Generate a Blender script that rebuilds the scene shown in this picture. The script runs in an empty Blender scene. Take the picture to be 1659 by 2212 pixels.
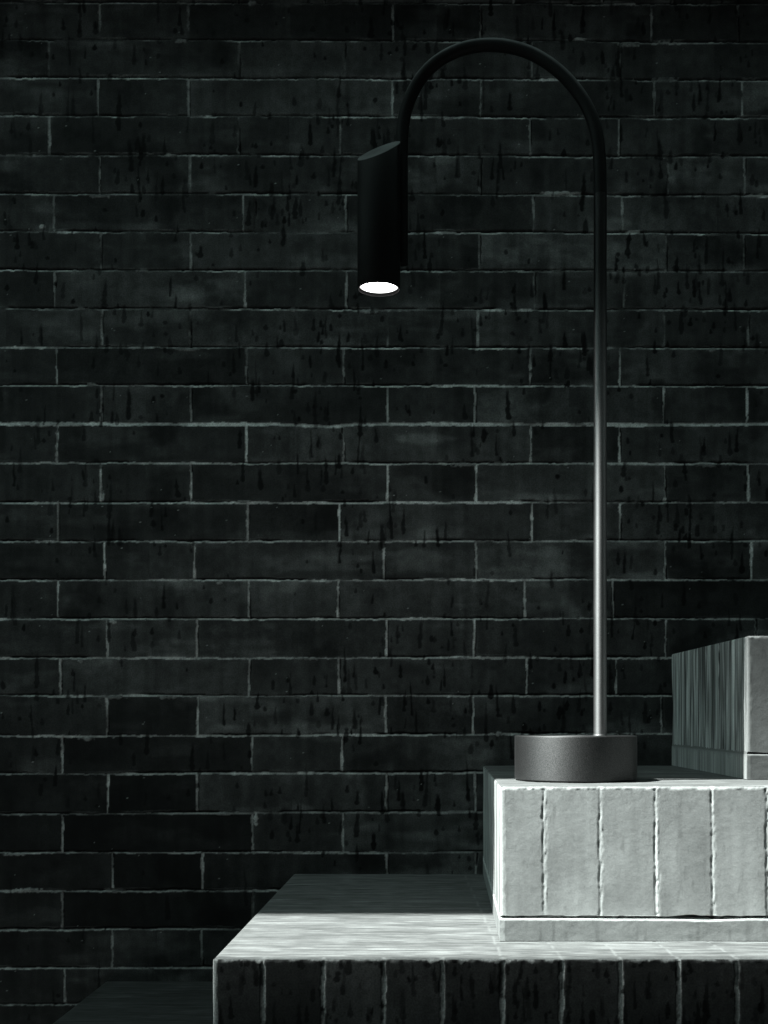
import bpy, bmesh, math, time
import numpy as np
from mathutils import Vector

T0 = time.time()
scene = bpy.context.scene
COL = scene.collection

# ------------------------------------------------------------------ scale
# 1 photo unit (of a 1659 x 2212 view) is 0.6 mm on the wall plane y = 0.
U = 0.6e-3
PX0, PY0 = 957.0, 1548.0          # vanishing point of the depth lines
EYE = 0.90                        # eye height over the ground
F = 2640.0
DW = F * U                        # camera to wall, metres


def ratio(dep):
    return DW / (DW - dep)


def WX(px, dep=0.0):
    return (px - PX0) * U / ratio(dep)


def WZ(py, dep=0.0):
    return EYE - (py - PY0) * U / ratio(dep)


# sun: direction towards the sun is (-SL, -SM, 1)
SL, SM = 0.55, 0.10
# depths from the wall
D1, D2, D3 = 0.555, 0.468, 0.353
Z0, Z1, Z2, Z3 = WZ(2120), WZ(1888), WZ(1654), EYE + 0.0815
XL0, XL1, XL2, XL3 = WX(228), WX(634), WX(1044), WX(1614, D3)
DB = 0.323                        # shadow line of the added shade roof on the tread of the long step


# ------------------------------------------------------------------ noise
def _h(ix, iy, seed):
    h = (ix.astype(np.uint32) * np.uint32(374761393)) ^ (iy.astype(np.uint32) * np.uint32(668265263)) ^ np.uint32((seed * 2246822519) & 0xFFFFFFFF)
    h = (h ^ (h >> np.uint32(13))) * np.uint32(1274126177)
    h = h ^ (h >> np.uint32(16))
    return (h & np.uint32(0xFFFFFF)).astype(np.float32) / np.float32(0x7FFFFF) - np.float32(1)


def vn(x, y, seed=0):
    x = np.asarray(x, np.float32); y = np.asarray(y, np.float32)
    x, y = np.broadcast_arrays(x, y)
    fx = np.floor(x); fy = np.floor(y)
    tx = x - fx; ty = y - fy
    tx = tx * tx * (3 - 2 * tx); ty = ty * ty * (3 - 2 * ty)
    ix = fx.astype(np.int64); iy = fy.astype(np.int64)
    a = _h(ix, iy, seed); b = _h(ix + 1, iy, seed); c = _h(ix, iy + 1, seed); d = _h(ix + 1, iy + 1, seed)
    return (a + (b - a) * tx) * (1 - ty) + (c + (d - c) * tx) * ty


def fbm(x, y, seed=0, o=3):
    s = 0; a = 1.0; n = 0
    for k in range(o):
        s = s + a * vn(x * 2 ** k + 17.3 * k, y * 2 ** k - 9.1 * k, seed + 31 * k)
        n += a; a *= 0.5
    return s / n * 1.5


def ss(a, b, x):
    t = np.clip((x - a) / (b - a), 0, 1)
    return t * t * (3 - 2 * t)


# ------------------------------------------------------------------ materials
def new_mat(name):
    m = bpy.data.materials.new(name); m.use_nodes = True
    nt = m.node_tree
    return m, nt, nt.nodes['Principled BSDF']


def masonry_mat(name, grain, bump, rough, bdist=0.0006):
    """The masonry colour comes with each vertex (brick tone, mortar, stains); nodes add sand grain."""
    m, nt, b = new_mat(name)
    at = nt.nodes.new('ShaderNodeAttribute'); at.attribute_name = 'brick_colour'
    tc = nt.nodes.new('ShaderNodeTexCoord')
    n1 = nt.nodes.new('ShaderNodeTexNoise'); n1.inputs['Scale'].default_value = 620; n1.inputs['Detail'].default_value = 4
    n2 = nt.nodes.new('ShaderNodeTexNoise'); n2.inputs['Scale'].default_value = 150; n2.inputs['Detail'].default_value = 3
    nt.links.new(tc.outputs['Object'], n1.inputs['Vector']); nt.links.new(tc.outputs['Object'], n2.inputs['Vector'])
    mr = nt.nodes.new('ShaderNodeMapRange')
    mr.inputs[1].default_value = 0.3; mr.inputs[2].default_value = 0.7
    mr.inputs[3].default_value = 1 - grain; mr.inputs[4].default_value = 1 + grain
    nt.links.new(n1.outputs['Fac'], mr.inputs[0])
    mx = nt.nodes.new('ShaderNodeMix'); mx.data_type = 'RGBA'; mx.blend_type = 'MULTIPLY'; mx.inputs[0].default_value = 1
    nt.links.new(at.outputs['Color'], mx.inputs[6]); nt.links.new(mr.outputs[0], mx.inputs[7])
    nt.links.new(mx.outputs[2], b.inputs['Base Color'])
    ad = nt.nodes.new('ShaderNodeMath'); ad.operation = 'ADD'
    nt.links.new(n1.outputs['Fac'], ad.inputs[0]); nt.links.new(n2.outputs['Fac'], ad.inputs[1])
    bp = nt.nodes.new('ShaderNodeBump'); bp.inputs['Strength'].default_value = bump; bp.inputs['Distance'].default_value = bdist
    nt.links.new(ad.outputs[0], bp.inputs['Height']); nt.links.new(bp.outputs[0], b.inputs['Normal'])
    b.inputs['Roughness'].default_value = rough
    b.inputs['Specular IOR Level'].default_value = 0.25
    return m


M_WALL = masonry_mat('dark clinker brick', 0.30, 0.5, 0.75)
M_PALE = masonry_mat('pale brick face', 0.10, 0.22, 0.85, 0.0003)
M_DARKFACE = masonry_mat('dark brick face', 0.30, 0.15, 0.75)
M_TREAD = masonry_mat('wire cut brick', 0.10, 0.25, 0.8, 0.0003)


def lamp_mat(name, lo, hi, rough, sun_low=None, top_light=0.0):
    """Black powder coat: a fine speckle of light grains; sun_low = (z_top, z_bottom, reflectance) paints the lower part as sunlit."""
    m, nt, b = new_mat(name)
    tc = nt.nodes.new('ShaderNodeTexCoord')
    n = nt.nodes.new('ShaderNodeTexNoise'); n.inputs['Scale'].default_value = 1100; n.inputs['Detail'].default_value = 3
    n2 = nt.nodes.new('ShaderNodeTexNoise'); n2.inputs['Scale'].default_value = 45; n2.inputs['Detail'].default_value = 4
    nt.links.new(tc.outputs['Object'], n.inputs['Vector']); nt.links.new(tc.outputs['Object'], n2.inputs['Vector'])
    cr = nt.nodes.new('ShaderNodeMapRange'); cr.inputs[1].default_value = 0.35; cr.inputs[2].default_value = 0.7
    cr.inputs[3].default_value = lo; cr.inputs[4].default_value = hi
    nt.links.new(n.outputs['Fac'], cr.inputs[0])
    v = nt.nodes.new('ShaderNodeMapRange'); v.inputs[1].default_value = 0.3; v.inputs[2].default_value = 0.7
    v.inputs[3].default_value = 0.8; v.inputs[4].default_value = 1.2
    nt.links.new(n2.outputs['Fac'], v.inputs[0])
    mu = nt.nodes.new('ShaderNodeMath'); mu.operation = 'MULTIPLY'
    nt.links.new(cr.outputs[0], mu.inputs[0]); nt.links.new(v.outputs[0], mu.inputs[1])
    last = mu
    if sun_low:  # darkens the upper part as if out of the sun
        sx = nt.nodes.new('ShaderNodeSeparateXYZ'); nt.links.new(tc.outputs['Object'], sx.inputs[0])
        d = nt.nodes.new('ShaderNodeMapRange'); d.interpolation_type = 'SMOOTHSTEP'
        d.inputs[1].default_value = sun_low[0]; d.inputs[2].default_value = sun_low[1]; d.inputs[3].default_value = 0.06; d.inputs[4].default_value = 1.0
        nt.links.new(sx.outputs['Z'], d.inputs[0])
        mu2 = nt.nodes.new('ShaderNodeMath'); mu2.operation = 'MULTIPLY'
        nt.links.new(mu.outputs[0], mu2.inputs[0]); nt.links.new(d.outputs[0], mu2.inputs[1]); last = mu2
    if top_light:      # lighter colour on upward faces, standing in for light from above
        ge = nt.nodes.new('ShaderNodeNewGeometry'); sn = nt.nodes.new('ShaderNodeSeparateXYZ'); nt.links.new(ge.outputs['Normal'], sn.inputs[0])
        ds = nt.nodes.new('ShaderNodeMapRange'); ds.interpolation_type = 'SMOOTHSTEP'
        ds.inputs[1].default_value = 0.15; ds.inputs[2].default_value = 0.7; ds.inputs[3].default_value = 0.0; ds.inputs[4].default_value = top_light
        nt.links.new(sn.outputs['Z'], ds.inputs[0])
        d2 = nt.nodes.new('ShaderNodeMath'); d2.operation = 'MULTIPLY'; nt.links.new(ds.outputs[0], d2.inputs[0]); nt.links.new(v.outputs[0], d2.inputs[1])
        ad = nt.nodes.new('ShaderNodeMath'); ad.operation = 'ADD'; nt.links.new(last.outputs[0], ad.inputs[0]); nt.links.new(d2.outputs[0], ad.inputs[1]); last = ad
    nt.links.new(last.outputs[0], b.inputs['Base Color'])
    b.inputs['Roughness'].default_value = rough
    b.inputs['Specular IOR Level'].default_value = 0.15 if rough < 0.8 else 0.0
    bp = nt.nodes.new('ShaderNodeBump'); bp.inputs['Strength'].default_value = 0.35; bp.inputs['Distance'].default_value = 0.0002
    nt.links.new(n.outputs['Fac'], bp.inputs['Height']); nt.links.new(bp.outputs[0], b.inputs['Normal'])
    return m


def turned_metal(name, lo, hi, rough, aniso, sun_fade=None):
    """Dark metal turned on a lathe: the rings of fine grooves stretch a highlight up and down."""
    m, nt, b = new_mat(name)
    tc = nt.nodes.new('ShaderNodeTexCoord')
    n = nt.nodes.new('ShaderNodeTexNoise'); n.inputs['Scale'].default_value = 1500; n.inputs['Detail'].default_value = 2
    n2 = nt.nodes.new('ShaderNodeTexNoise'); n2.inputs['Scale'].default_value = 40; n2.inputs['Detail'].default_value = 4
    nt.links.new(tc.outputs['Object'], n.inputs['Vector']); nt.links.new(tc.outputs['Object'], n2.inputs['Vector'])
    cr = nt.nodes.new('ShaderNodeMapRange'); cr.inputs[1].default_value = 0.35; cr.inputs[2].default_value = 0.7
    cr.inputs[3].default_value = lo; cr.inputs[4].default_value = hi
    nt.links.new(n.outputs['Fac'], cr.inputs[0]); last = cr
    if sun_fade:        # shade painted in above, sunlit tone lower down
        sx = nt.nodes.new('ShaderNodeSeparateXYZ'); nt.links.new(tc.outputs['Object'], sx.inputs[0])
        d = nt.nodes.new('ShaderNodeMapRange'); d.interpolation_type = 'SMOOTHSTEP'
        d.inputs[1].default_value = sun_fade[0]; d.inputs[2].default_value = sun_fade[1]; d.inputs[3].default_value = 0.12; d.inputs[4].default_value = 1.0
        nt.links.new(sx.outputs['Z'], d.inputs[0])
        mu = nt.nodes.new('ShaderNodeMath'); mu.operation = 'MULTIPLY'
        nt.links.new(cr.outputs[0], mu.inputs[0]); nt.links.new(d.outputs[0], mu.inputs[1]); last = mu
    nt.links.new(last.outputs[0], b.inputs['Base Color'])
    rr = nt.nodes.new('ShaderNodeMapRange'); rr.inputs[1].default_value = 0.3; rr.inputs[2].default_value = 0.7
    rr.inputs[3].default_value = rough - 0.03; rr.inputs[4].default_value = rough + 0.03
    nt.links.new(n2.outputs['Fac'], rr.inputs[0]); nt.links.new(rr.outputs[0], b.inputs['Roughness'])
    b.inputs['Metallic'].default_value = 1.0
    b.inputs['Anisotropic'].default_value = aniso
    b.inputs['Anisotropic Rotation'].default_value = ROT
    tg = nt.nodes.new('ShaderNodeTangent'); tg.direction_type = 'RADIAL'; tg.axis = 'Z'
    nt.links.new(tg.outputs[0], b.inputs['Tangent'])
    return m


ROT = 0.25
M_LAMP = turned_metal('dark turned metal of the pole', 0.28, 0.40, 0.60, 0.60, sun_fade=(1.36, 1.16))
M_BASE = turned_metal('dark speckled metal of the base', 0.08, 0.17, 0.66, 0.60)
M_BAFFLE = lamp_mat('black baffle', 0.002, 0.003, 0.9)
M_HEAD = lamp_mat('shaded black head coat', 0.003, 0.010, 0.6, top_light=0.15)  # blacker than the pole, standing in for shade on head and arm

M_LENS, nt, b = new_mat('glowing lens')
b.inputs['Base Color'].default_value = (.8, .8, .8, 1)
b.inputs['Emission Color'].default_value = (1, 1, 0.99, 1)
tc = nt.nodes.new('ShaderNodeTexCoord'); mp = nt.nodes.new('ShaderNodeMapping'); mp.inputs['Location'].default_value = (-1, -1, -1); mp.inputs['Scale'].default_value = (2, 2, 2)
gr = nt.nodes.new('ShaderNodeTexGradient'); gr.gradient_type = 'SPHERICAL'
sx = nt.nodes.new('ShaderNodeSeparateXYZ'); cb = nt.nodes.new('ShaderNodeCombineXYZ')
er = nt.nodes.new('ShaderNodeMapRange'); er.interpolation_type = 'SMOOTHSTEP'
er.inputs[1].default_value = 0.0; er.inputs[2].default_value = 0.5; er.inputs[3].default_value = 0.12; er.inputs[4].default_value = 22.0
nt.links.new(tc.outputs['Generated'], mp.inputs['Vector']); nt.links.new(mp.outputs[0], sx.inputs[0])
nt.links.new(sx.outputs[0], cb.inputs[0]); nt.links.new(sx.outputs[1], cb.inputs[1]); nt.links.new(cb.outputs[0], gr.inputs[0])
nt.links.new(gr.outputs['Fac'], er.inputs[0]); nt.links.new(er.outputs[0], b.inputs['Emission Strength'])

M_BLOCKER, nt, b = new_mat('dark added blockers')
tc = nt.nodes.new('ShaderNodeTexCoord'); n = nt.nodes.new('ShaderNodeTexNoise'); n.inputs['Scale'].default_value = 9
cr = nt.nodes.new('ShaderNodeMapRange'); cr.inputs[3].default_value = 0.02; cr.inputs[4].default_value = 0.05
nt.links.new(tc.outputs['Object'], n.inputs['Vector']); nt.links.new(n.outputs['Fac'], cr.inputs[0]); nt.links.new(cr.outputs[0], b.inputs['Base Color'])
b.inputs['Roughness'].default_value = 0.9

M_GROUND, nt, b = new_mat('asphalt')
tc = nt.nodes.new('ShaderNodeTexCoord'); n = nt.nodes.new('ShaderNodeTexNoise'); n.inputs['Scale'].default_value = 120; n.inputs['Detail'].default_value = 6
cr = nt.nodes.new('ShaderNodeMapRange'); cr.inputs[3].default_value = 0.02; cr.inputs[4].default_value = 0.07
nt.links.new(tc.outputs['Object'], n.inputs['Vector']); nt.links.new(n.outputs['Fac'], cr.inputs[0]); nt.links.new(cr.outputs[0], b.inputs['Base Color'])
b.inputs['Roughness'].default_value = 0.9


# ------------------------------------------------------------------ mesh helpers
def link(o, parent=None):
    COL.objects.link(o)
    if parent is not None:
        o.parent = parent
        o.matrix_parent_inverse = parent.matrix_world.inverted()
    return o


def empty(name, loc, label, cat, group=None):
    o = bpy.data.objects.new(name, None); o.location = loc
    o.empty_display_size = 0.05
    COL.objects.link(o)
    bpy.context.view_layer.update()
    o['label'] = label; o['category'] = cat
    if group: o['group'] = group
    return o


class Patches:
    """Collects relief sheets (grids of points with a colour each) and closing faces into one mesh."""

    def __init__(self):
        self.v = []; self.c = []; self.q = []; self.n = 0

    def grid(self, P, A, flip=False):
        """P (r, c, 3) points, A (r, c) reflectance."""
        r, c = P.shape[:2]
        idx = np.arange(r * c).reshape(r, c) + self.n
        q = np.stack([idx[:-1, :-1], idx[:-1, 1:], idx[1:, 1:], idx[1:, :-1]], -1).reshape(-1, 4)
        if flip: q = q[:, ::-1]
        self.v.append(P.reshape(-1, 3)); self.c.append(A.reshape(-1)); self.q.append(q); self.n += r * c
        return idx

    def quad(self, pts, a=0.1):
        i = self.n
        self.v.append(np.array(pts, float)); self.c.append(np.full(4, a)); self.q.append(np.array([[i, i + 1, i + 2, i + 3]])); self.n += 4

    def build(self, name, mat, parent=None, tint=(0.97, 1.0, 0.985)):
        v = np.concatenate(self.v).astype(np.float32); c = np.concatenate(self.c).astype(np.float32); q = np.concatenate(self.q).astype(np.int32)
        me = bpy.data.meshes.new(name)
        me.vertices.add(len(v)); me.vertices.foreach_set('co', v.ravel())
        me.loops.add(q.size); me.loops.foreach_set('vertex_index', q.ravel())
        me.polygons.add(len(q))
        me.polygons.foreach_set('loop_start', np.arange(0, q.size, 4, dtype=np.int32))
        me.polygons.foreach_set('loop_total', np.full(len(q), 4, np.int32))
        me.polygons.foreach_set('use_smooth', np.ones(len(q), bool))
        at = me.attributes.new('brick_colour', 'FLOAT_COLOR', 'POINT')
        rgba = np.ones((len(v), 4), np.float32)
        c = np.clip(c, 0.002, 0.85)
        for k in range(3): rgba[:, k] = c * tint[k]
        at.data.foreach_set('color', rgba.ravel())
        me.materials.append(mat)
        me.update(calc_edges=True); me.validate()
        o = bpy.data.objects.new(name, me)
        return link(o, parent)


def axis(*segs):
    """Concatenate (start, stop, step) runs into one increasing coordinate list."""
    out = []
    for a, b, s in segs:
        n = max(1, int(round((b - a) / s)))
        out.append(np.linspace(a, b, n, endpoint=False))
    out.append(np.array([segs[-1][1]]))
    return np.concatenate(out)


RNG = np.random.default_rng(11)


def add_drips(A, H, xs, ys, n, xr, yr, rng, wmul=1.0, dark=0.25, dens=None):
    """Dried drips: narrow tails above a fat drop. xs, ys in photo units, y downwards. Multiplies A."""
    for _ in range(n):
        x0 = rng.uniform(*xr); y0 = rng.uniform(*yr)
        if dens is not None and rng.random() > dens(x0, y0): continue
        kind = rng.random()
        if kind < 0.55:
            L = rng.uniform(4, 15); w = rng.uniform(2.4, 6.0)
        else:
            L = rng.gamma(2.2, 13) + 12; w = rng.uniform(2.8, 7.0)
        soft = rng.choice([0.9, 1.2, 2.0])
        w *= wmul; L *= wmul
        i0, i1 = np.searchsorted(ys, [y0 - L - 3, y0 + w + 4]); j0, j1 = np.searchsorted(xs, [x0 - 3.5 * w, x0 + 3.5 * w])
        if i1 - i0 < 2 or j1 - j0 < 2: continue
        X, Y = np.meshgrid(xs[j0:j1] - x0, ys[i0:i1] - y0)
        sh = rng.integers(1e6)
        X = X + 1.3 * vn(Y / 14, 0 * Y, sh) + rng.uniform(-.08, .08) * Y
        t = np.clip((Y + L) / L, 0, 1)                       # 0 at the tip, 1 at the drop
        p = rng.choice([0.4, 0.7, 1.4])
        wid = w * (0.15 + 0.85 * t ** p) * (0.85 + 0.3 * vn(Y / 6, Y * 0, sh + 1))
        below = np.clip(Y / max(w, 1), 0, 1)
        wid = wid * np.sqrt(np.clip(1 - below ** 2, 0, 1))
        wid = np.where(Y < -L, 0, wid)
        m = ss(soft, -soft, np.abs(X) - wid) * ss(0.1, 0.8, wid)
        k = rng.uniform(0.5, 1.0) * ss(0, 0.35, t)
        A[i0:i1, j0:j1] *= 1 - (1 - dark) * m * k


# ------------------------------------------------------------------ the brick wall
YL = [-77, 6, 86.5, 167.5, 250, 334.5, 418.5, 500, 583.5, 667, 750, 832, 916, 1000, 1086, 1170, 1253.5, 1337.5, 1422, 1503.5, 1590.5, 1672, 1759, 1842, 1924.5, 2008, 2091, 2170.5, 2254]
YR = [-73, 10, 92, 174, 256, 339.5, 423, 505, 587, 670.5, 752.5, 834, 916, 1001, 1085, 1169, 1251.5, 1336, 1419.5, 1502, 1583.5, 1667, 1751, 1840, 1924, 2007, 2089, 2169, 2252]
JT = {
    0: [109, 512, 700], 1: [215, 406, 849, 1038, 1407, 1594], 2: [105, 516, 743, 1149, 1339], 3: [212, 407, 847, 1038, 1413, 1603],
    4: [106, 515, 735, 1145, 1337], 5: [215, 410, 847, 1037, 1443, 1608], 6: [116, 525, 551, 747, 1152, 1344],
    7: [218, 412, 847, 1035, 1439, 1607], 8: [118, 529, 748, 1154, 1348], 9: [220, 410, 837, 1032, 1434, 1617],
    10: [122, 532, 742, 1145, 1339], 11: [218, 412, 837, 1026, 1433, 1614], 12: [123, 532, 742, 1147, 1338],
    13: [217, 412, 837, 1028, 1436, 1616], 14: [125, 535, 733, 1149, 1339], 15: [226, 420, 829, 1028, 1437, 1623],
    16: [125, 537, 730, 1134, 1324], 17: [231, 425, 835, 1024, 1438, 1632], 18: [130, 538, 732, 1138, 1331],
    19: [231, 427, 833, 1022, 1429], 20: [134, 544, 739, 1146, 1336], 21: [233, 426, 835, 1027, 1440], 22: [135, 545, 740],
    23: [243, 437, 835], 24: [134, 546, 740], 25: [242, 435, 840], 26: [140, 546, 742], 27: [240, 440]}
FAINT = {(3, 1413), (2, 743), (6, 551), (24, 546), (27, 240)}


def build_wall():
    xs = axis((-7000, -1900, 100), (-1900, -520, 22), (-520, -60, 3.0), (-60, 1730, 2.0), (1730, 2320, 3.0), (2320, 3200, 22), (3200, 7000, 100))
    ys = axis((-700, -40, 14), (-40, 2230, 2.0), (2230, 3048, 14))
    X, Y = np.meshgrid(xs, ys); X = X.astype(np.float32); Y = Y.astype(np.float32)
    yl = np.array(YL, float); yr = np.array(YR, float)
    # carry the courses on above and below
    k = 0
    while yl[0] > -720: yl = np.insert(yl, 0, yl[0] - 83.4); yr = np.insert(yr, 0, yr[0] - 83.4); k += 1
    while yl[-1] < 3060: yl = np.append(yl, yl[-1] + 83.4); yr = np.append(yr, yr[-1] + 83.4)
    nrow = len(yl) - 1
    joints = []
    for r in range(nrow):
        rr = r - k
        base = list(JT.get(rr, []))
        if not base:
            base = [220, 412, 836, 1030, 1438] if rr % 2 else [120, 532, 740, 1146, 1338]
        l = sorted(base)
        # continue the bond to both sides
        stretch = (l[1] - l[0]) < 260
        x = l[0]
        while x > -7100:
            x -= 412 if stretch else 195
            stretch = not stretch; l.insert(0, x)
        stretch = (l[-1] - l[-2]) < 260
        x = l[-1]
        while x < 7100:
            x += 408 if stretch else 193
            stretch = not stretch; l.append(x)
        joints.append(np.array(l, float))
    # ragged edges come from warped coordinates
    wy = Y + 0.8 * vn(X / 31, Y / 31, 3) + 0.9 * vn(X / 9, Y / 9, 4) + 0.5 * vn(X / 4, Y / 4, 5)
    wx = X + 0.8 * vn(X / 27, Y / 27, 6) + 0.9 * vn(X / 8, Y / 8, 7) + 0.5 * vn(X / 4, Y / 4, 8)
    tx = X / 1659.0
    lines = [yl[i] + (yr[i] - yl[i]) * np.clip(tx, -.3, 1.3) + 1.1 * vn(X / 140, np.full_like(X, i * 3.7), 9) for i in range(nrow + 1)]
    # a sagging bed joint in the thirteenth course
    lines[12 + k] = lines[12 + k] + 4.0 * np.exp(-((X - 690) / 70) ** 2)
    A = np.full(X.shape, 0.09, np.float32); H = np.zeros_like(A)
    rng = np.random.default_rng(5)
    row = np.zeros(X.shape, np.int32)
    for i in range(1, nrow): row += (wy > lines[i])
    dh = np.full(X.shape, 1e3, np.float32); sgn = np.zeros_like(dh); li = np.zeros(X.shape, np.int32)
    for i in range(nrow + 1):
        d = wy - lines[i]
        m = np.abs(d) < np.abs(dh)
        dh = np.where(m, d, dh); li = np.where(m, i, li)
    dv = np.full(X.shape, 1e3, np.float32); jid = np.zeros(X.shape, np.int32); faint = np.zeros(X.shape, bool)
    tone = np.ones(X.shape, np.float32); tilt = np.zeros_like(tone)
    for r in range(nrow):
        m = row == r
        if not m.any(): continue
        j = joints[r]; xv = wx[m]
        n = np.clip(np.searchsorted(j, xv), 1, len(j) - 1)
        a = xv - j[n - 1]; b_ = xv - j[n]
        near = np.abs(a) < np.abs(b_)
        dv[m] = np.where(near, a, b_)
        jid[m] = np.where(near, n - 1, n) + r * 256
        fr = np.array([(r - k, int(q)) in FAINT for q in j])
        faint[m] = np.where(near, fr[n - 1], fr[n])
        tn = np.exp(rng.normal(0, 0.20, len(j) + 1)); rr = r - k
        mid = (j[:-1] + j[1:]) / 2
        for q in range(len(mid)):                 # bricks the photo shows clearly darker or lighter
            x0 = mid[q]
            if (rr, 1) == (14, 1) and 540 < x0 < 730: tn[q + 1] = 0.45
            if rr == 10 and 150 < x0 < 520: tn[q + 1] = 0.55
            if rr == 22 and 150 < x0 < 540: tn[q + 1] = 0.28
            if rr == 23 and 250 < x0 < 430: tn[q + 1] = 0.35
            if rr == 21 and 240 < x0 < 420: tn[q + 1] = 0.30
            if rr == 20 and 140 < x0 < 540: tn[q + 1] = 0.50
            if rr == 24 and 140 < x0 < 540: tn[q + 1] = 0.45
            if rr == 19 and 240 < x0 < 420: tn[q + 1] = 0.5
            if rr == 12 and 540 < x0 < 1140: tn[q + 1] = 1.45
            if rr == 12 and 1150 < x0 < 1330: tn[q + 1] = 0.6
            if rr == 3 and 410 < x0 < 840: tn[q + 1] = 1.35
            if rr == 16 and 1330 < x0 < 1800: tn[q + 1] = 0.5
            if rr == 15 and 1440 < x0 < 1620: tn[q + 1] = 0.55
            if rr == 7 and 410 < x0 < 840: tn[q + 1] = 1.3
            if rr == 2 and 740 < x0 < 1150: tn[q + 1] = 1.3
            if rr == 2 and 520 < x0 < 740: tn[q + 1] = 1.25
        tone[m] = tn[n]
        tilt[m] = rng.normal(0, 0.00025, len(j) + 1)[n]
    del a, b_, near, n
    # brick reflectance: cloudy bloom, wear, grime, broad tone darker to left, top and corners
    cloud = fbm(X / 120 + 3.1 * (jid % 7), Y / 60, 21, 4)
    fine = fbm(X / 14, Y / 14, 25, 3)
    vert = fbm(X / 16, Y / 190, 27, 3)
    bloom = ss(0.15, 0.9, fbm(X / 150 + row * 5.3, Y / 45, 33, 4))
    broad_tone = 1.12 - 0.2 * ss(260, 0, Y) - 0.25 * ss(420, 0, X) - 0.42 * ss(1350, 1750, Y) * ss(1000, 300, X) - 0.15 * ss(500, 50, X) * ss(700, 1100, Y) - 0.25 * ss(1250, 1700, X) * ss(500, 100, Y)
    A = 0.048 * tone * broad_tone * (1 + 0.42 * cloud) * (1 + 0.22 * fine) * (1 + 0.26 * vert) * (1 + 1.1 * bloom)
    grime = ss(0.35, 0.8, fbm(X / 90, Y / 110, 41, 4))
    A *= 1 - 0.5 * grime
    # paler rims at brick edges
    rim = np.exp(-np.maximum(np.minimum(np.abs(dh), np.abs(dv)) - 3, 0) / 4.0)
    A *= 1 + 0.5 * rim * ss(-.2, .7, fbm(X / 60, Y / 30, 45, 3))
    H = tilt + 0.00022 * fbm(X / 40, Y / 40, 51, 3) + 0.00010 * fine
    # joints
    u_line = vn(X / 75, li * 7.31, 61) + 0.6 * vn(X / 22, li * 3.17, 62) + 0.35 * vn(X / 8, li * 5.17, 63)
    upper = ss(880, 700, lines_mean(lines, li))
    strength = np.array([rng.uniform(.55, .95) for _ in range(nrow + 1)], np.float32)
    strength[12 + k] = 1.25; strength[11 + k] = 0.95; strength[10 + k] = .95
    hw = 1.8 + 0.9 * u_line + np.where(li == 12 + k, 1.7, 0)
    mh = ss(0.6, -0.5, np.abs(dh - 0.6) - np.maximum(hw, 0.8))
    vis_h = np.clip(strength[li] * (0.88 + 0.42 * u_line) - upper * (0.30 - 0.5 * np.maximum(u_line, 0)), 0.05, 1.3)
    u_v = vn(Y / 40, jid * 3.71, 71) + 0.6 * vn(Y / 12, jid * 1.37, 72)
    hv = 2.0 + 1.0 * u_v
    mv = ss(0.6, -0.5, np.abs(dv) - np.maximum(hv, 0.8))
    tv = 0.85 + 0.35 * vn(jid * 0.731, 0 * X, 73)
    vis_v = np.clip(tv + 0.35 * u_v - 0.55 * upper, 0.05, 1.2) * np.where(faint, 0.25, 1)
    dull = 0.75 + 0.25 * fbm(X / 12, Y / 12, 77, 3)
    mort = 0.80 * dull
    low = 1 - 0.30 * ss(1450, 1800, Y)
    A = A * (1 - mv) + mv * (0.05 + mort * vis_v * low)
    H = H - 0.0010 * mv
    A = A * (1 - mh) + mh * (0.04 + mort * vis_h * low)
    H = H - 0.0008 * mh + 0.0006 * mh * np.maximum(u_line, 0)
    # open cracks along the top of the bed joints and beside some head joints
    cr = fbm(X / 110, li * 4.77, 81, 3)
    cw = np.clip(1.2 + 0.9 * u_line, 0.5, 2.4)
    crack = ss(0.8, -0.6, np.abs(dh + 2.6 + 0.5 * upper) - cw) * ss(-0.25 - 0.5 * upper, 0.1 - 0.5 * upper, cr)
    crack *= np.where(li == 12 + k, 0.2, 1)
    A *= 1 - 0.85 * crack; H -= 0.004 * crack
    cr2 = vn(jid * 1.931, Y / 50, 83)
    crack2 = ss(0.8, -0.6, np.abs(dv - 3.2) - 1.1) * ss(0.0, 0.4, cr2) * (1 - mh)
    A *= 1 - 0.8 * crack2; H -= 0.004 * crack2
    # upper edge ragged second rim of mortar above the crack
    rim2 = ss(0.9, -0.5, np.abs(dh + 5.2 + 0.8 * u_line) - 0.9) * ss(0.1, 0.6, vn(X / 60, li * 2.1, 85)) * (0.35 + 0.65 * upper)
    A = A * (1 - rim2) + rim2 * 0.20 * dull
    # mortar smears and blobs
    for _ in range(70):
        i = rng.integers(k, k + 27); x0 = rng.uniform(0, 1659)
        y0 = yl[i] + (yr[i] - yl[i]) * x0 / 1659 + rng.uniform(-2, 6)
        w = rng.uniform(6, 34); h = rng.uniform(2.5, 6)
        j0, j1 = np.searchsorted(xs, [x0 - w, x0 + w]); i0, i1 = np.searchsorted(ys, [y0 - 2.5 * h, y0 + 2.5 * h])
        if j1 <= j0 or i1 <= i0: continue
        xx = (X[i0:i1, j0:j1] - x0) / w; yy = (Y[i0:i1, j0:j1] - y0) / h
        m = ss(1.0, 0.55, np.sqrt(xx ** 2 + yy ** 2) + 0.5 * vn(X[i0:i1, j0:j1] / 5, Y[i0:i1, j0:j1] / 4, 91))
        A[i0:i1, j0:j1] = A[i0:i1, j0:j1] * (1 - m) + m * rng.uniform(.22, .46) * dull[i0:i1, j0:j1]
        H[i0:i1, j0:j1] += 0.0012 * m
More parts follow.
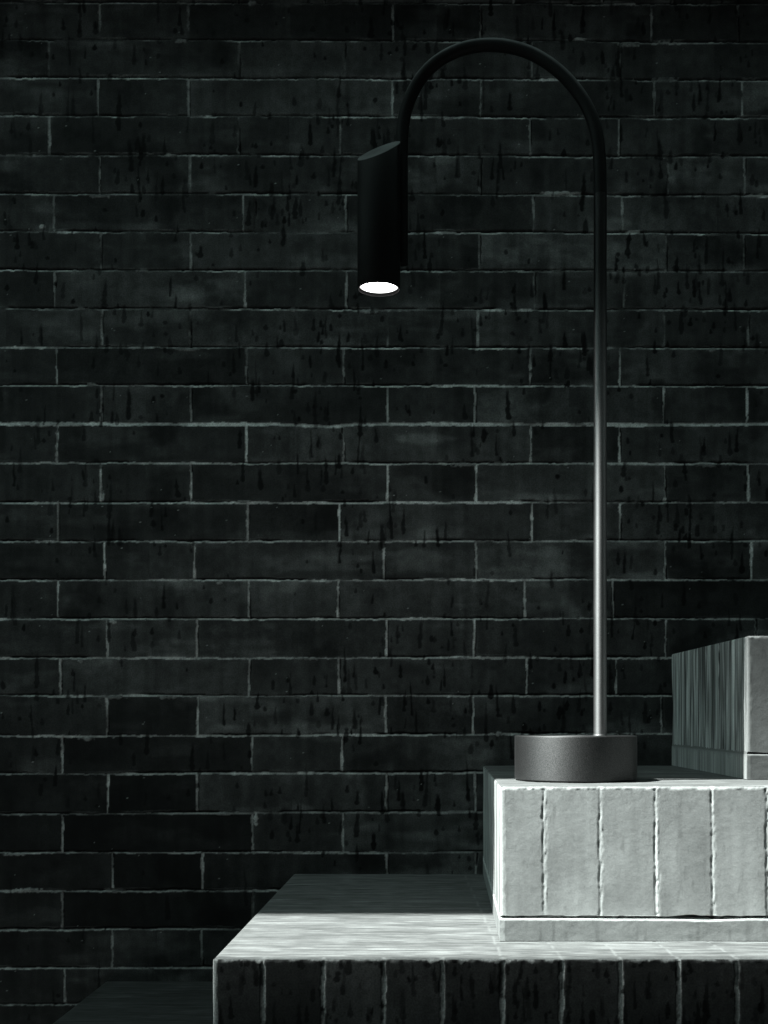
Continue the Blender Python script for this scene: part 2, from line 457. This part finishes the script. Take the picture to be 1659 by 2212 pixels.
    # named marks: the long pale beads in the upper right
    for x0, y0, w, h in ((1210, 417, 48, 4), (1640, 421, 34, 4), (1372, 500, 18, 4), (370, 334, 16, 3), (1250, 84, 14, 3), (105, 917, 90, 5), (553, 1769, 6, 14), (222, 1070, 4, 12), (90, 490, 7, 6)):
        j0, j1 = np.searchsorted(xs, [x0 - w - 5, x0 + w + 5]); i0, i1 = np.searchsorted(ys, [y0 - h - 5, y0 + h + 5])
        xx = (X[i0:i1, j0:j1] - x0) / w; yy = (Y[i0:i1, j0:j1] - y0) / h
        m = ss(1.0, 0.6, np.sqrt(xx ** 2 + yy ** 2) + 0.35 * vn(X[i0:i1, j0:j1] / 7, Y[i0:i1, j0:j1] / 4, 95))
        A[i0:i1, j0:j1] = A[i0:i1, j0:j1] * (1 - m) + m * 0.5
        H[i0:i1, j0:j1] += 0.0015 * m

    def dens(x, y):
        d = 0.50 + 0.5 * float(ss(350, 800, x)) - 0.35 * float(ss(1500, 1900, y))
        d *= 0.12 + 1.15 * float(ss(-0.45, 0.55, vn(x / 150, y / 75, 97)))
        return d
    add_drips(A, H, xs, ys, 7200, (-500, 2300), (-30, 2230), np.random.default_rng(8), dark=0.05, dens=dens)
    # pale specks
    for _ in range(260):
        x0 = rng.uniform(0, 1659); y0 = rng.uniform(0, 2200)
        j = np.searchsorted(xs, x0); i = np.searchsorted(ys, y0)
        A[i, j:j + rng.integers(1, 3)] = rng.uniform(.15, .35)
    Pp = Patches()
    wx_ = (X - PX0) * U; wz = np.maximum(EYE - (Y - PY0) * U, 0.0)
    P = np.stack([wx_, -H, wz], -1)
    Pp.grid(P, A, flip=True)
    # body of the wall behind the face
    x0, x1 = float(wx_[0, 0]), float(wx_[0, -1]); z1, z0 = float(wz[0, 0]), float(wz[-1, 0])
    B = 0.24
    for edge in (P[0], P[-1], P[:, 0], P[:, -1]):
        back = edge.copy(); back[:, 1] = B
        Pp.grid(np.stack([edge, back]), np.full((2, len(edge)), 0.09))
    Pp.quad([(x0, B, z0), (x1, B, z0), (x1, B, z1), (x0, B, z1)], 0.09)
    o = Pp.build('brick_wall', M_WALL)
    o['label'] = 'dark drip-stained brick wall in Flemish bond with thin pale mortar joints behind the lamp'
    o['category'] = 'wall'
    return o


def lines_mean(lines, li):
    v = np.array([float(l.mean()) for l in lines], np.float32)
    return v[li]


build_wall()
print('wall', time.time() - T0)


# ------------------------------------------------------------------ the brick steps
RB = 0.0022            # arris radius
EDGE = 0.29 * RB


def arris(t):
    """Drop of a rounded edge at distance t from its end."""
    t = np.clip(t + EDGE, 0, RB)
    return RB - np.sqrt(np.maximum(RB ** 2 - (RB - t) ** 2, 0))


BASE_H = 0.0225        # height of the low course under each soldier course
GAP = 0.0042


def step(name, label, xl, xr, dep, ztop, zbot, joints, kind, seed, xdense, front='pale', batter=0.0, side_skew=0.0, dstep=0.001, lead_w=0.004, tread_joints=(), tread_dark=1.0, tread_alb=0.14, face_alb=0.56, side_alb=0.30, mortar_alb=0.80, tones=None, gap=0.0023):
    """One step of stepped brickwork against the wall: soldier course, base course below it, wire-cut tread."""
    root = empty('brick_step', (xl, -dep, zbot), label, 'step', 'brick steps against the wall')
    rng = np.random.default_rng(seed)
    zb = ztop - 0.1175                       # bottom of the soldiers
    zc = zb - gap                            # top of the base course
    j = np.array(joints, float)
    face = face_alb if front == 'pale' else 0.062
    mortar = mortar_alb if front == 'pale' else 0.62

    # --- front face of the soldier course
    us = axis((xl + EDGE, xdense, dstep), (xdense, xr, 0.006))
    vs = np.concatenate([axis((zb, ztop - 0.006, dstep * 1.2)), np.linspace(ztop - 0.006, ztop - EDGE, 9)[1:]])
    Xg, Zg = np.meshgrid(us, vs)
    mm = 1000.0
    wx = Xg * mm + 0.5 * vn(Xg * mm / 9, Zg * mm / 9, seed) + 0.45 * vn(Xg * mm / 3, Zg * mm / 3, seed + 1)
    jm = j * mm
    n = np.clip(np.searchsorted(jm, wx), 0, len(j))
    lo = np.concatenate([[-1e4], jm])[n]; hi = np.concatenate([jm, [1e4]])[n]
    dv = np.where(wx - lo < hi - wx, wx - lo, wx - hi)
    tn = rng.normal(0, 1, len(j) + 2)
    if tones: tn[:len(tones)] = tones
    tone = tn[n]
    fine = fbm(Xg * mm / 5, Zg * mm / 4, seed + 2, 3)
    bumps = fbm(Xg * mm / 11, Zg * mm / 6, seed + 3, 4)
    cloud = fbm(Xg * mm / 30, Zg * mm / 35, seed + 4, 4)
    vert = fbm(Xg * mm / 7, Zg * mm / 60, seed + 5, 3)
    hwid = 1.6 + 0.6 * vn(Zg * mm / 14, n * 0 + np.round((lo + hi)), seed + 6) + 0.4 * vn(Zg * mm / 4, lo, seed + 7)
    mj = ss(0.5, -0.4, np.abs(dv) - hwid)
    if front == 'pale':
        A = face * (1 + 0.08 * tone) * (1 + 0.20 * cloud) * (1 + 0.05 * fine) * (1 + 0.10 * vert)
        pock = ss(0.7, 0.95, fbm(Xg * mm / 3.5, Zg * mm / 12, seed + 8, 2)); A *= 1 - 0.16 * pock
        H = 0.000018 * bumps + 0.000026 * fine + 0.000025 * cloud + 0.000020 * fbm(Xg * mm / 2.2, Zg * mm / 2.0, seed + 64, 2)
        # each brick leans a hair differently
        H += (np.clip(tn[n], -1, 1) * 0.005) * (Zg - ztop)
        H -= 0.00045 * mj
        # ragged mortar bead on the right hand side of the joint
        bead = ss(0.5, -0.4, np.abs(dv - 0.7 - 0.5 * vn(Zg * mm / 6, lo, seed + 9)) - 0.75) * ss(-.75, -.2, vn(Zg * mm / 9, lo, seed + 10))
        H += 0.00045 * bead
        A = A * (1 - mj) + mj * mortar * (1 + 0.15 * fine)
        dark = ss(0.5, -0.3, np.abs(dv + 1.5) - 0.5) * ss(-.1, .5, vn(Zg * mm / 8, lo, seed + 11))
        A *= 1 - 0.5 * dark; H -= 0.0004 * dark
    else:
        A = face * np.exp(0.22 * tone) * (1 + 0.3 * cloud) * (1 + 0.15 * fine) * (1 + 0.15 * vert)
        H = 0.00006 * bumps + 0.00004 * fine
        vis = np.clip(0.85 + 0.4 * vn(Zg * mm / 25, lo, seed + 12) + 0.3 * vn(lo, lo, seed + 13), .12, 1.1)
        H -= 0.001 * mj
        A = A * (1 - mj) + mj * (0.04 + mortar * vis * (1 + 0.2 * fine))
    # drips on the face, in the same units as on the wall
    sc = ratio(dep) / U
    pxs = PX0 + us * sc; pys = (PY0 + (EYE - vs) * sc)
    Af = A[::-1].copy(); 
    if front == 'dark':
        add_drips(Af, None, pxs, pys[::-1], 420, (pxs[0], min(pxs[-1], 1900)), (pys[-1], pys[0]), rng, wmul=1.25, dark=0.18)
        A = Af[::-1]
    # mortar collar at the left corner
    lead = lead_w * mm
    cl = ss(0.6, -0.6, (Xg - xl) * mm - lead + 0.9 * vn(Zg * mm / 7, Zg * 0, seed + 14))
    A = A * (1 - cl) + cl * mortar * (1.0 if front == 'pale' else 0.8)
    H = H + 0.00012 * cl * ss(-.3, .6, vn(Zg * mm / 5, Xg * mm / 3, seed + 15))
    # rounded, slightly chipped arris along the top
    chip = 0.0011 * np.maximum(vn(us * mm / 6, us * 0, seed + 16), 0)[None, :] + 0.0004 * vn(us * mm / 2.1, us * 0, seed + 17)[None, :]
    tz = ztop - EDGE - Zg
    fade = ss(0.0, 0.0025, tz)
    fadex = ss(0.0, 0.0018, Xg - xl - EDGE)
    H = H * fade * fadex - arris(tz) - chip * (1 - ss(0, 0.003, tz)) * fadex - arris(Xg - xl - EDGE) * fade
    topchip = ss(0.0024, 0.0008, tz + (0.0016 * vn(us * mm / 5, us * 0, seed + 18) + 0.0010 * vn(us * mm / 1.7, us * 0, seed + 19))[None, :])
    topchip = topchip * ss(-.5, .4, vn(us * mm / 9, us * 0, seed + 63))[None, :]
    A = A * (1 - topchip) + topchip * (0.40 if front == 'pale' else 0.30)
    yf = -(dep + H + batter * (ztop - Zg))
    Zg = Zg + (0.0009 * vn(us * mm / 28, us * 0, seed + 61) + 0.0005 * vn(us * mm / 6, us * 0, seed + 62))[None, :] * ss(0.008, 0.0, Zg - zb)
    P1 = np.stack([Xg, yf, Zg], -1)

    # --- left face, wire cut: fine upright streaks
    ds = np.concatenate([np.linspace(0.0, dep - 0.006, int((dep) / 0.0015)), np.linspace(dep - 0.006, dep - EDGE, 9)[1:]])
    vs2 = np.concatenate([axis((zb, ztop - 0.006, 0.003)), np.linspace(ztop - 0.006, ztop - EDGE, 7)[1:]])
    Dg, Zs = np.meshgrid(ds, vs2)
    strk = fbm(Dg * mm / 2.6, Zs * mm / 70, seed + 20, 3); strk2 = vn(Dg * mm / 9, Zs * mm / 160, seed + 21)
    As = side_alb * (1 + 1.1 * strk) * (1 + 0.6 * strk2)
    if front == 'dark': As *= 0.3
    lines_ = ss(0.35, 0.75, vn(Dg * mm / 2.6, Zs * mm / 90, seed + 22)) * ss(-.6, .3, vn(Dg * mm / 2, Zs * mm / 14, seed + 24)); As = As * (1 - .6 * lines_) + .6 * lines_ * side_alb * 2
    cs = ss(0.6, -0.4, (dep - Dg) * mm - 5 + vn(Zs * mm / 6, Zs * 0, seed + 23)); As = As * (1 - cs) + cs * mortar
    Hs = 0.0006 * strk + 0.0003 * strk2
    tzs = ztop - EDGE - Zs; td = dep - EDGE - Dg
    Hs = Hs * ss(0, .0025, tzs) * ss(0, .0025, td) - arris(tzs) * ss(0, .0025, td) - arris(td)
    xs_ = xl - Hs + side_skew * (dep - Dg) / dep
    ySide = -(Dg + batter * (ztop - Zs) * (Dg / dep))
    P2 = np.stack([xs_, ySide, Zs], -1)

    pt = Patches()
    pt.grid(P1, A); pt.grid(P2, As, flip=True)
    # underside of the soldiers, hidden inner faces
    pt.quad([(xl, 0, zb), (xr, 0, zb), (xr, -dep - batter * 0.118, zb), (xl, -dep - batter * 0.118, zb)], face)
    pt.quad([(xr, 0, zb), (xr, 0, ztop - 0.001), (xr, -dep, ztop - 0.001), (xr, -dep, zb)], face)
    pt.build('soldier_course', M_PALE if front == 'pale' else M_DARKFACE, root)

    # --- base course (below it the steps carry on down as plain brickwork)
    out = 0.0022
    zb2 = zbot
    us2 = axis((xl - 0.0006, xdense, dstep * 1.3), (xdense, xr, 0.008))
    vsb = np.concatenate([axis((zb2, zc - 0.004, dstep * 1.2 if zc - zb2 < 0.05 else 0.008)), np.linspace(zc - 0.004, zc - EDGE, 6)[1:]])
    Xb, Zb = np.meshgrid(us2, vsb)
    fb = fbm(Xb * mm / 5, Zb * mm / 4, seed + 30, 3); cb = fbm(Xb * mm / 30, Zb * mm / 12, seed + 31, 3); vb = ss(.35, .8, vn(Xb * mm / 4, Zb * mm / 25, seed + 36))
    Ab = face * 0.88 * (1 + .10 * cb) * (1 + .04 * fb) * (1 - .22 * vb)
    tzb = zc - EDGE - Zb
    wav = 0.0008 * vn(us2 * mm / 40, us2 * 0, seed + 32)[None, :]
    Hb = (0.00009 * fbm(Xb * mm / 9, Zb * mm / 6, seed + 33, 3)) * ss(0, .002, tzb) - arris(tzb)
    led = ss(0.0022, 0.0004, tzb + 0.0008 * vn(us2 * mm / 4, us2 * 0, seed + 34)[None, :])
    Ab = Ab * (1 - led) + led * mortar
    clb = ss(0.6, -0.6, (Xb - xl) * mm - lead * 0.8 + 0.9 * vn(Zb * mm / 5, Zb * 0, seed + 37)); Ab = Ab * (1 - clb) + clb * mortar
    bdep = dep + out + batter * 0.118
    P3 = np.stack([Xb, -(bdep + Hb), Zb + wav * (tzb < 0.004)], -1)
    pb = Patches(); pb.grid(P3, Ab)
    # its top ledge with the pale mortar bed
    led_y = np.linspace(-(bdep - EDGE), 0, 8)
    Lx, Ly = np.meshgrid(us2, led_y)
    Lz = np.full_like(Lx, zc - EDGE) + wav
    pb.grid(np.stack([Lx, Ly, Lz], -1), np.full(Lx.shape, mortar))
    dsb = np.linspace(0, bdep, 220)
    vsl = np.linspace(zb2, zc - EDGE, 12)
    Db, Zl = np.meshgrid(dsb, vsl)
    Al = (side_alb if front == 'pale' else 0.1) * (1 + .4 * fbm(Db * mm / 3, Zl * mm / 60, seed + 40, 3))
    ml = ss(0.004, 0.001, zc - Zl + 0.001 * vn(Db * mm / 5, Db * 0, seed + 41)); Al = Al * (1 - ml) + ml * mortar
    pb.grid(np.stack([xl - 0.0006 + side_skew * (bdep - Db) / bdep, -Db, Zl], -1), Al, flip=True)
    pb.quad([(xr, 0, zb2), (xr, 0, zc - .002), (xr, -bdep, zc - .002), (xr, -bdep, zb2)], face)

    # mortar bed seen on the side
    bz = np.linspace(zc - 0.001, zb + 0.001, 5); bd = np.linspace(0, dep - 0.0015, 160)
    Bd, Bz = np.meshgrid(bd, bz)
    bw = 0.0004 * vn(Bd * mm / 4, Bz * mm / 4, seed + 70)
    pb.grid(np.stack([xl - 0.0002 + bw + side_skew * (dep - Bd) / dep, -Bd, Bz], -1), np.full(Bd.shape, mortar * 0.8), flip=True)
    # --- the tread, wire cut: fine streaks along the step
    ut = axis((xl + EDGE, xdense, 0.0022), (xdense, xr, 0.012))
    dt = np.concatenate([np.linspace(0.0, dep - 0.010, int(dep / 0.0011)), np.linspace(dep - 0.010, dep - EDGE, 12)[1:]])
    Xt, Dt = np.meshgrid(ut, dt)
    wv = Dt * mm + 1.0 * vn(Xt * mm / 60, Dt * mm / 20, seed + 50)
    s1 = fbm(Xt * mm / 24, wv / 2.4, seed + 51, 3); s2 = vn(Xt * mm / 80, wv / 7, seed + 52); s3 = fbm(Xt * mm / 10, wv / 6, seed + 53, 3)
    At = tread_alb * (1 + 0.42 * s1) * (1 + 0.24 * s2) * (1 + 0.14 * s3)
    bl = ss(.5, .8, vn(Xt * mm / 30, wv / 2.2, seed + 54)); At = At * (1 + 0.5 * bl)
    Ht = 0.00012 * s1 + 0.0001 * s2
    for (xa, xb_) in tread_joints:          # thin mortar joints running back from the front edge
        xj = xa + (xb_ - xa) * (dep - Dt) / 0.10
        mjt = ss(0.0011, 0.0003, np.abs(Xt - xj - 0.0005 * vn(Dt * mm / 6, Dt * 0, seed + 55)))
        At = At * (1 - 0.55 * mjt) + 0.55 * mjt * 0.26; Ht -= 0.0003 * mjt
    for xj in j:                            # mortar showing at the front edge over each joint
        e = ss(1.0, 0.3, np.sqrt(((Xt - xj) / 0.0028) ** 2 + ((dep - Dt) / 0.010) ** 2)); At = At * (1 - e) + e * 0.34
    td = dep - EDGE - Dt
    e2 = ss(0.004, 0.001, td + 0.0015 * vn(ut * mm / 5, ut * 0, seed + 56)[None, :]); At = At * (1 - .35 * e2) + .35 * e2 * .3
    fade = ss(0.0, 0.0025, td)
    tx_ = Xt - xl - EDGE
    Ht = Ht * fade * ss(0, .002, tx_) - arris(td) - chip_at(chip, us, ut) * (1 - ss(0, .003, td)) * 0 - arris(tx_) * fade
    yt = -(Dt)
    # follow the chipped arris of the front face
    ce = np.interp(ut, us, (chip * fadex)[0] if chip.shape[0] == 1 else chip[0])
    yt = yt + (1 - ss(0, .003, td)) * np.interp(ut, us, chip[0])[None, :] * ss(0, .0018, tx_)
    P4 = np.stack([Xt + side_skew * (dep - Dt) / dep * ss(0.02, 0.0, tx_), yt, ztop + Ht], -1)
    pb.build('base_course', M_PALE if front == 'pale' else M_DARKFACE, root)
    ptd = Patches(); ptd.grid(P4, At, flip=False)
    ptd.build('tread', M_TREAD, root)
    return root


def chip_at(chip, us, ut):
    return np.interp(ut, us, chip[0])[None, :]


XR = 1.5


def jx(pxlist, dep, pitch=None):
    l = [WX(p, dep) for p in pxlist]
    if pitch:
        while l[-1] < XR - 0.02: l.append(l[-1] + pitch)
    return l


# lowest visible step (dark), long lit step, short lit step under the lamp, raised step at the right
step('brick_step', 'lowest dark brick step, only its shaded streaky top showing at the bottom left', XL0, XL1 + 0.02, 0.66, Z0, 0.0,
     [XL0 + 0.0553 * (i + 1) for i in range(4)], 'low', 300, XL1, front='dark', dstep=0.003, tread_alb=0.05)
step('brick_step', 'long brick step with a brightly lit top and a dark face of upright bricks', XL1, XR, D1, Z1, Z0 + 0.0005 - 0.0,
     jx([569, 698, 829, 956, 1086, 1213, 1341, 1466, 1593], D1, 0.0497), 'mid', 400, WX(2250, D1), front='dark', tread_alb=0.145,
     tread_joints=[(WX(p, D1), WX(q, D1 - .10)) for p, q in ((1086, 1065), (1213, 1178), (1341, 1291), (1466, 1403), (1593, 1515))])
step('brick_step', 'pale brightly lit step of upright bricks directly under the round lamp base', XL2, XR, D2, Z2, Z1 + 0.0005,
     jx([1176, 1297, 1417, 1539, 1657], D2, 0.0512), 'high', 500, WX(2250, D2), front='pale', batter=0.045, lead_w=0.0045, tread_alb=0.145, tones=(0.0, 0.5, 0.6, -1.7, -0.9, 0.3))
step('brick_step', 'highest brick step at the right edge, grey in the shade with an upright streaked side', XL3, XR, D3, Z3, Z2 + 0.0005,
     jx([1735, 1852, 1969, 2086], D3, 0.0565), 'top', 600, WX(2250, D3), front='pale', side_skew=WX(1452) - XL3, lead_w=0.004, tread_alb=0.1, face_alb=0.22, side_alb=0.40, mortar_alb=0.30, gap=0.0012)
print('steps', time.time() - T0)


# ------------------------------------------------------------------ the lamp
def mesh_obj(name, bm, mat, parent, smooth=True, angle=40):
    me = bpy.data.meshes.new(name)
    bmesh.ops.recalc_face_normals(bm, faces=bm.faces)
    for f in bm.faces: f.smooth = smooth
    for e in bm.edges:
        if len(e.link_faces) == 2 and e.calc_face_angle(0) > math.radians(angle): e.smooth = False
    bm.to_mesh(me); bm.free()
    me.materials.append(mat)
    return link(bpy.data.objects.new(name, me), parent)


def lathe(bm, prof, cx, cy, n=96):
    rings = []
    for r, z in prof:
        rings.append([bm.verts.new((cx + r * math.cos(2 * math.pi * i / n), cy + r * math.sin(2 * math.pi * i / n), z)) for i in range(n)])
    for a, b in zip(rings[:-1], rings[1:]):
        for i in range(n):
            bm.faces.new((a[i], a[(i + 1) % n], b[(i + 1) % n], b[i]))
    return rings


def tube(bm, pts, r, n=40, cap=True):
    pts = [Vector(p) for p in pts]
    rings = []
    up = Vector((0, -1, 0))
    for i, p in enumerate(pts):
        t = (pts[min(i + 1, len(pts) - 1)] - pts[max(i - 1, 0)]).normalized()
        s = t.cross(up).normalized(); w = s.cross(t).normalized()
        rings.append([bm.verts.new(p + r * (math.cos(2 * math.pi * k / n) * s + math.sin(2 * math.pi * k / n) * w)) for k in range(n)])
    for a, b in zip(rings[:-1], rings[1:]):
        for k in range(n):
            bm.faces.new((a[k], a[(k + 1) % n], b[(k + 1) % n], b[k]))
    if cap:
        bm.faces.new(rings[0]); bm.faces.new(rings[-1][::-1])


DBASE, RBASE = 0.356, 0.0612
cx = WX(1243.5, DBASE)
lamp = empty('garden_lamp', (cx, -DBASE, Z2), 'slender black arched lamp with a lit cylinder head, standing on the pale brick step', 'lamp')
ZB = Z2 + 0.0004
ZT = WZ(1589, DBASE)
bm = bmesh.new()
b_ = 0.0011
prof = [(0.0, ZB), (RBASE - 0.002, ZB), (RBASE, ZB + 0.0015)]
prof += [(RBASE, ZT - b_)] + [(RBASE - b_ + b_ * math.cos(a), ZT - b_ + b_ * math.sin(a)) for a in np.linspace(0, math.pi / 2, 6)[1:]] + [(0.0, ZT)]
r_ = lathe(bm, prof[1:-1], cx, -DBASE, 128)
bm.faces.new(r_[0][::-1]); bm.faces.new(r_[-1])
mesh_obj('base', bm, M_BASE, lamp)

DP = 0.3632                                # pole depth
RP = 0.0065
# centre line in photo units, bent from the pole over to the lamp head, drifting back towards the wall
CL = [(1296.5, 420), (1296.0, 372), (1294.0, 330), (1288.0, 285), (1273.5, 242), (1251, 203), (1220, 166), (1183, 135.5), (1142, 113), (1098, 100.5), (1054, 97),
      (1010, 102.5), (970, 117.5), (935, 141), (908, 171), (888, 207), (875, 246), (869, 288), (867.5, 330)]


def catmull(P, n=6):
    P = [Vector(p) for p in P]; out = []
    for i in range(len(P) - 1):
        p0 = P[max(i - 1, 0)]; p1 = P[i]; p2 = P[i + 1]; p3 = P[min(i + 2, len(P) - 1)]
        for k in range(n):
            t = k / n
            out.append(0.5 * ((2 * p1) + (-p0 + p2) * t + (2 * p0 - 5 * p1 + 4 * p2 - p3) * t * t + (-p0 + 3 * p1 - 3 * p2 + p3) * t ** 3))
    out.append(P[-1]); return out


DE = 0.318                                # depth where the arm comes down beside the head


def cl3(px, py):
    t = min(max((1296.5 - px) / (1296.5 - 867.5), 0), 1)
    d = DP + (DE - DP) * t
    return (WX(px, d), -d, WZ(py, d))


px_pole = WX(1296.5, DP)
pts = [(px_pole, -DP, ZT - 0.001)] + [(px_pole, -DP, ZT + (cl3(1296.5, 420)[2] - ZT) * k / 30) for k in range(1, 30)]
bm = bmesh.new()
tube(bm, pts + [cl3(1296.5, 420)], RP)
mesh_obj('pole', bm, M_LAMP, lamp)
arc = catmull([cl3(*p) for p in CL], 8)
xe = WX(867.5, DE)
arc += [(xe, -DE, arc[-1][2] + (WZ(571, DE) - arc[-1][2]) * k / 10) for k in range(1, 11)]
bm = bmesh.new(); tube(bm, arc, RP)
mesh_obj('arm', bm, M_HEAD, lamp)
bm = bmesh.new()
lathe(bm, [(RP, ZT - 0.0005), (RP + 0.0012, ZT - 0.0005), (RP + 0.0012, ZT + 0.0006), (RP, ZT + 0.0012)], px_pole, -DP, 40)
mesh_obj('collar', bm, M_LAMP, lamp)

# head: cylinder cut off aslant on top, open rim with the lens set up inside
DH = 0.343
RH = 46.3 * U / ratio(DH)
hx, hy = WX(818.5, DH), -DH
zr = WZ(626, DH)
ztc = WZ(325, DH)                          # middle of the slanted cut
ax, by_ = 0.40, 0.66                       # cut rises to the right and falls towards the viewer
bm = bmesh.new(); n = 96


def ring(r, zf):
    return [bm.verts.new((hx + r * math.cos(2 * math.pi * i / n), hy + r * math.sin(2 * math.pi * i / n), zf(r * math.cos(2 * math.pi * i / n), r * math.sin(2 * math.pi * i / n)))) for i in range(n)]


cut = lambda dx, dy: ztc + ax * dx + by_ * dy
RI = RH - 0.0016
REC = 0.0034
rs = [ring(RI, lambda a, b: zr + 0.0004), ring(RI + 0.0004, lambda a, b: zr), ring(RH - 0.0004, lambda a, b: zr), ring(RH, lambda a, b: zr + 0.0005),
      ring(RH, lambda a, b: cut(a, b) - 0.0006), ring(RH - 0.0004, lambda a, b: cut(a, b))]
for a, b in zip(rs[:-1], rs[1:]):
    for i in range(n): bm.faces.new((a[i], a[(i + 1) % n], b[(i + 1) % n], b[i]))
bm.faces.new(rs[-1])
head = mesh_obj('lamp_head', bm, M_HEAD, lamp)
bm = bmesh.new()
q0 = ring(RI, lambda a, b: zr + REC + 0.004); q1 = ring(RI, lambda a, b: zr + 0.0004)
for i in range(n): bm.faces.new((q0[i], q0[(i + 1) % n], q1[(i + 1) % n], q1[i]))
bm.faces.new(q0)
mesh_obj('baffle', bm, M_BAFFLE, head)
bm = bmesh.new()
l1 = ring(RI - 0.0002, lambda a, b: zr + REC); l0 = ring(RI - 0.0002, lambda a, b: zr + REC + 0.002)
bm.faces.new(l1[::-1]); bm.faces.new(l0)
for i in range(n): bm.faces.new((l0[i], l0[(i + 1) % n], l1[(i + 1) % n], l1[i]))
mesh_obj('lens', bm, M_LENS, head)
# short clamp between arm and head
bm = bmesh.new()
pa = Vector((xe, -DE, WZ(470, DE))); pb_ = Vector((hx, hy, WZ(470, DH)))
tube(bm, [pa, pa.lerp(pb_, .5), pb_], 0.004)
mesh_obj('clamp', bm, M_HEAD, lamp)


# ------------------------------------------------------------------ ground, and added blockers out of view that leave a strip of sun
def slab(name, x0, x1, y0, y1, z0, z1, mat, **props):
    bm = bmesh.new()
    vs = [bm.verts.new((x, y, z)) for z in (z0, z1) for y in (y0, y1) for x in (x0, x1)]
    for f in ((0, 1, 3, 2), (4, 5, 7, 6), (0, 1, 5, 4), (2, 3, 7, 6), (0, 2, 6, 4), (1, 3, 7, 5)): bm.faces.new([vs[i] for i in f])
    o = mesh_obj(name, bm, mat, None, smooth=False)
    for k, v in props.items(): o[k] = v
    return o


bm = bmesh.new()
vs = [bm.verts.new(p) for p in ((-60, -60, 0), (60, -60, 0), (60, 60, 0), (-60, 60, 0))]
bm.faces.new(vs)
g = mesh_obj('ground', bm, M_GROUND, None, smooth=False); g['kind'] = 'structure'

ZR = 2.12                                   # underside of the added shade roof
back_edge = DB + SM * (ZR - Z1)
front_edge = D1 + 0.0004 + SM * (ZR - Z1)
RX0, RX1 = -1.75, 4.5
slab('side_blocker', -6.0, -3.5, -6.5, 0.3, 0.0, 2.25, M_BLOCKER, kind='structure')  # added out of view on the left to block low sky light
slab('side_blocker', 5.0, 8.0, -4.2, 0.3, 0.0, 3.2, M_BLOCKER, kind='structure')  # added out of view on the right, keeps side light off the lamp
shade_back = slab('shade_roof', RX0, RX1, -back_edge, 0.30, ZR, ZR + 0.05, M_BLOCKER, kind='structure')  # unseen slab, edge set to cast the back shadow line
shade_front = slab('shade_roof', RX0, RX1, -3.2, -front_edge, ZR, ZR + 0.05, M_BLOCKER, kind='structure')  # added slab closing the slot, keeps sun off the long step's face

slab('facing_blocker', -4.2, 9.0, -6.5, -4.2, 0.0, 4.5, M_BLOCKER, kind='structure')  # added behind the camera to cut the ambient sky light
# ------------------------------------------------------------------ light
sv = Vector((-SL, -SM, 1)).normalized()
sd = bpy.data.lights.new('sun', 'SUN'); sd.energy = 5.0; sd.angle = math.radians(0.8); sd.color = (0.945, 1.0, 0.975)
so = bpy.data.objects.new('sun', sd); so.rotation_euler = (-sv).to_track_quat('-Z', 'Y').to_euler(); so.location = (-1, -1, 5)
COL.objects.link(so)

w = bpy.data.worlds.new('World'); scene.world = w; w.use_nodes = True
nt = w.node_tree; bg = nt.nodes['Background']
sky = nt.nodes.new('ShaderNodeTexSky'); sky.sky_type = 'NISHITA'; sky.sun_disc = False
sky.sun_elevation = math.asin(sv.z); sky.sun_rotation = math.atan2(sv.x, sv.y)
hs = nt.nodes.new('ShaderNodeHueSaturation'); hs.inputs['Saturation'].default_value = 0.0
mx = nt.nodes.new('ShaderNodeMix'); mx.data_type = 'RGBA'; mx.blend_type = 'MULTIPLY'; mx.inputs[0].default_value = 1
mx.inputs[7].default_value = (0.70, 1.0, 0.965, 1)
nt.links.new(sky.outputs[0], hs.inputs['Color']); nt.links.new(hs.outputs[0], mx.inputs[6]); nt.links.new(mx.outputs[2], bg.inputs['Color'])
bg.inputs['Strength'].default_value = 0.11

# ------------------------------------------------------------------ camera
cd = bpy.data.cameras.new('camera'); co = bpy.data.objects.new('camera', cd); COL.objects.link(co)
co.location = (0, -DW, EYE); co.rotation_euler = (math.pi / 2, 0, 0)
cd.sensor_fit = 'HORIZONTAL'; cd.sensor_width = 36; cd.lens = F / 1659 * 36
cd.shift_x = -(PX0 - 829.5) / 1659; cd.shift_y = (PY0 - 1106) / 1659
cd.clip_start = 0.05; cd.clip_end = 500
scene.camera = co
vs_ = scene.view_settings
vs_.view_transform = 'Standard'; vs_.look = 'None'; vs_.gamma = 1; vs_.exposure = 1.4
scene.cycles.max_bounces = 6
print('done', time.time() - T0)
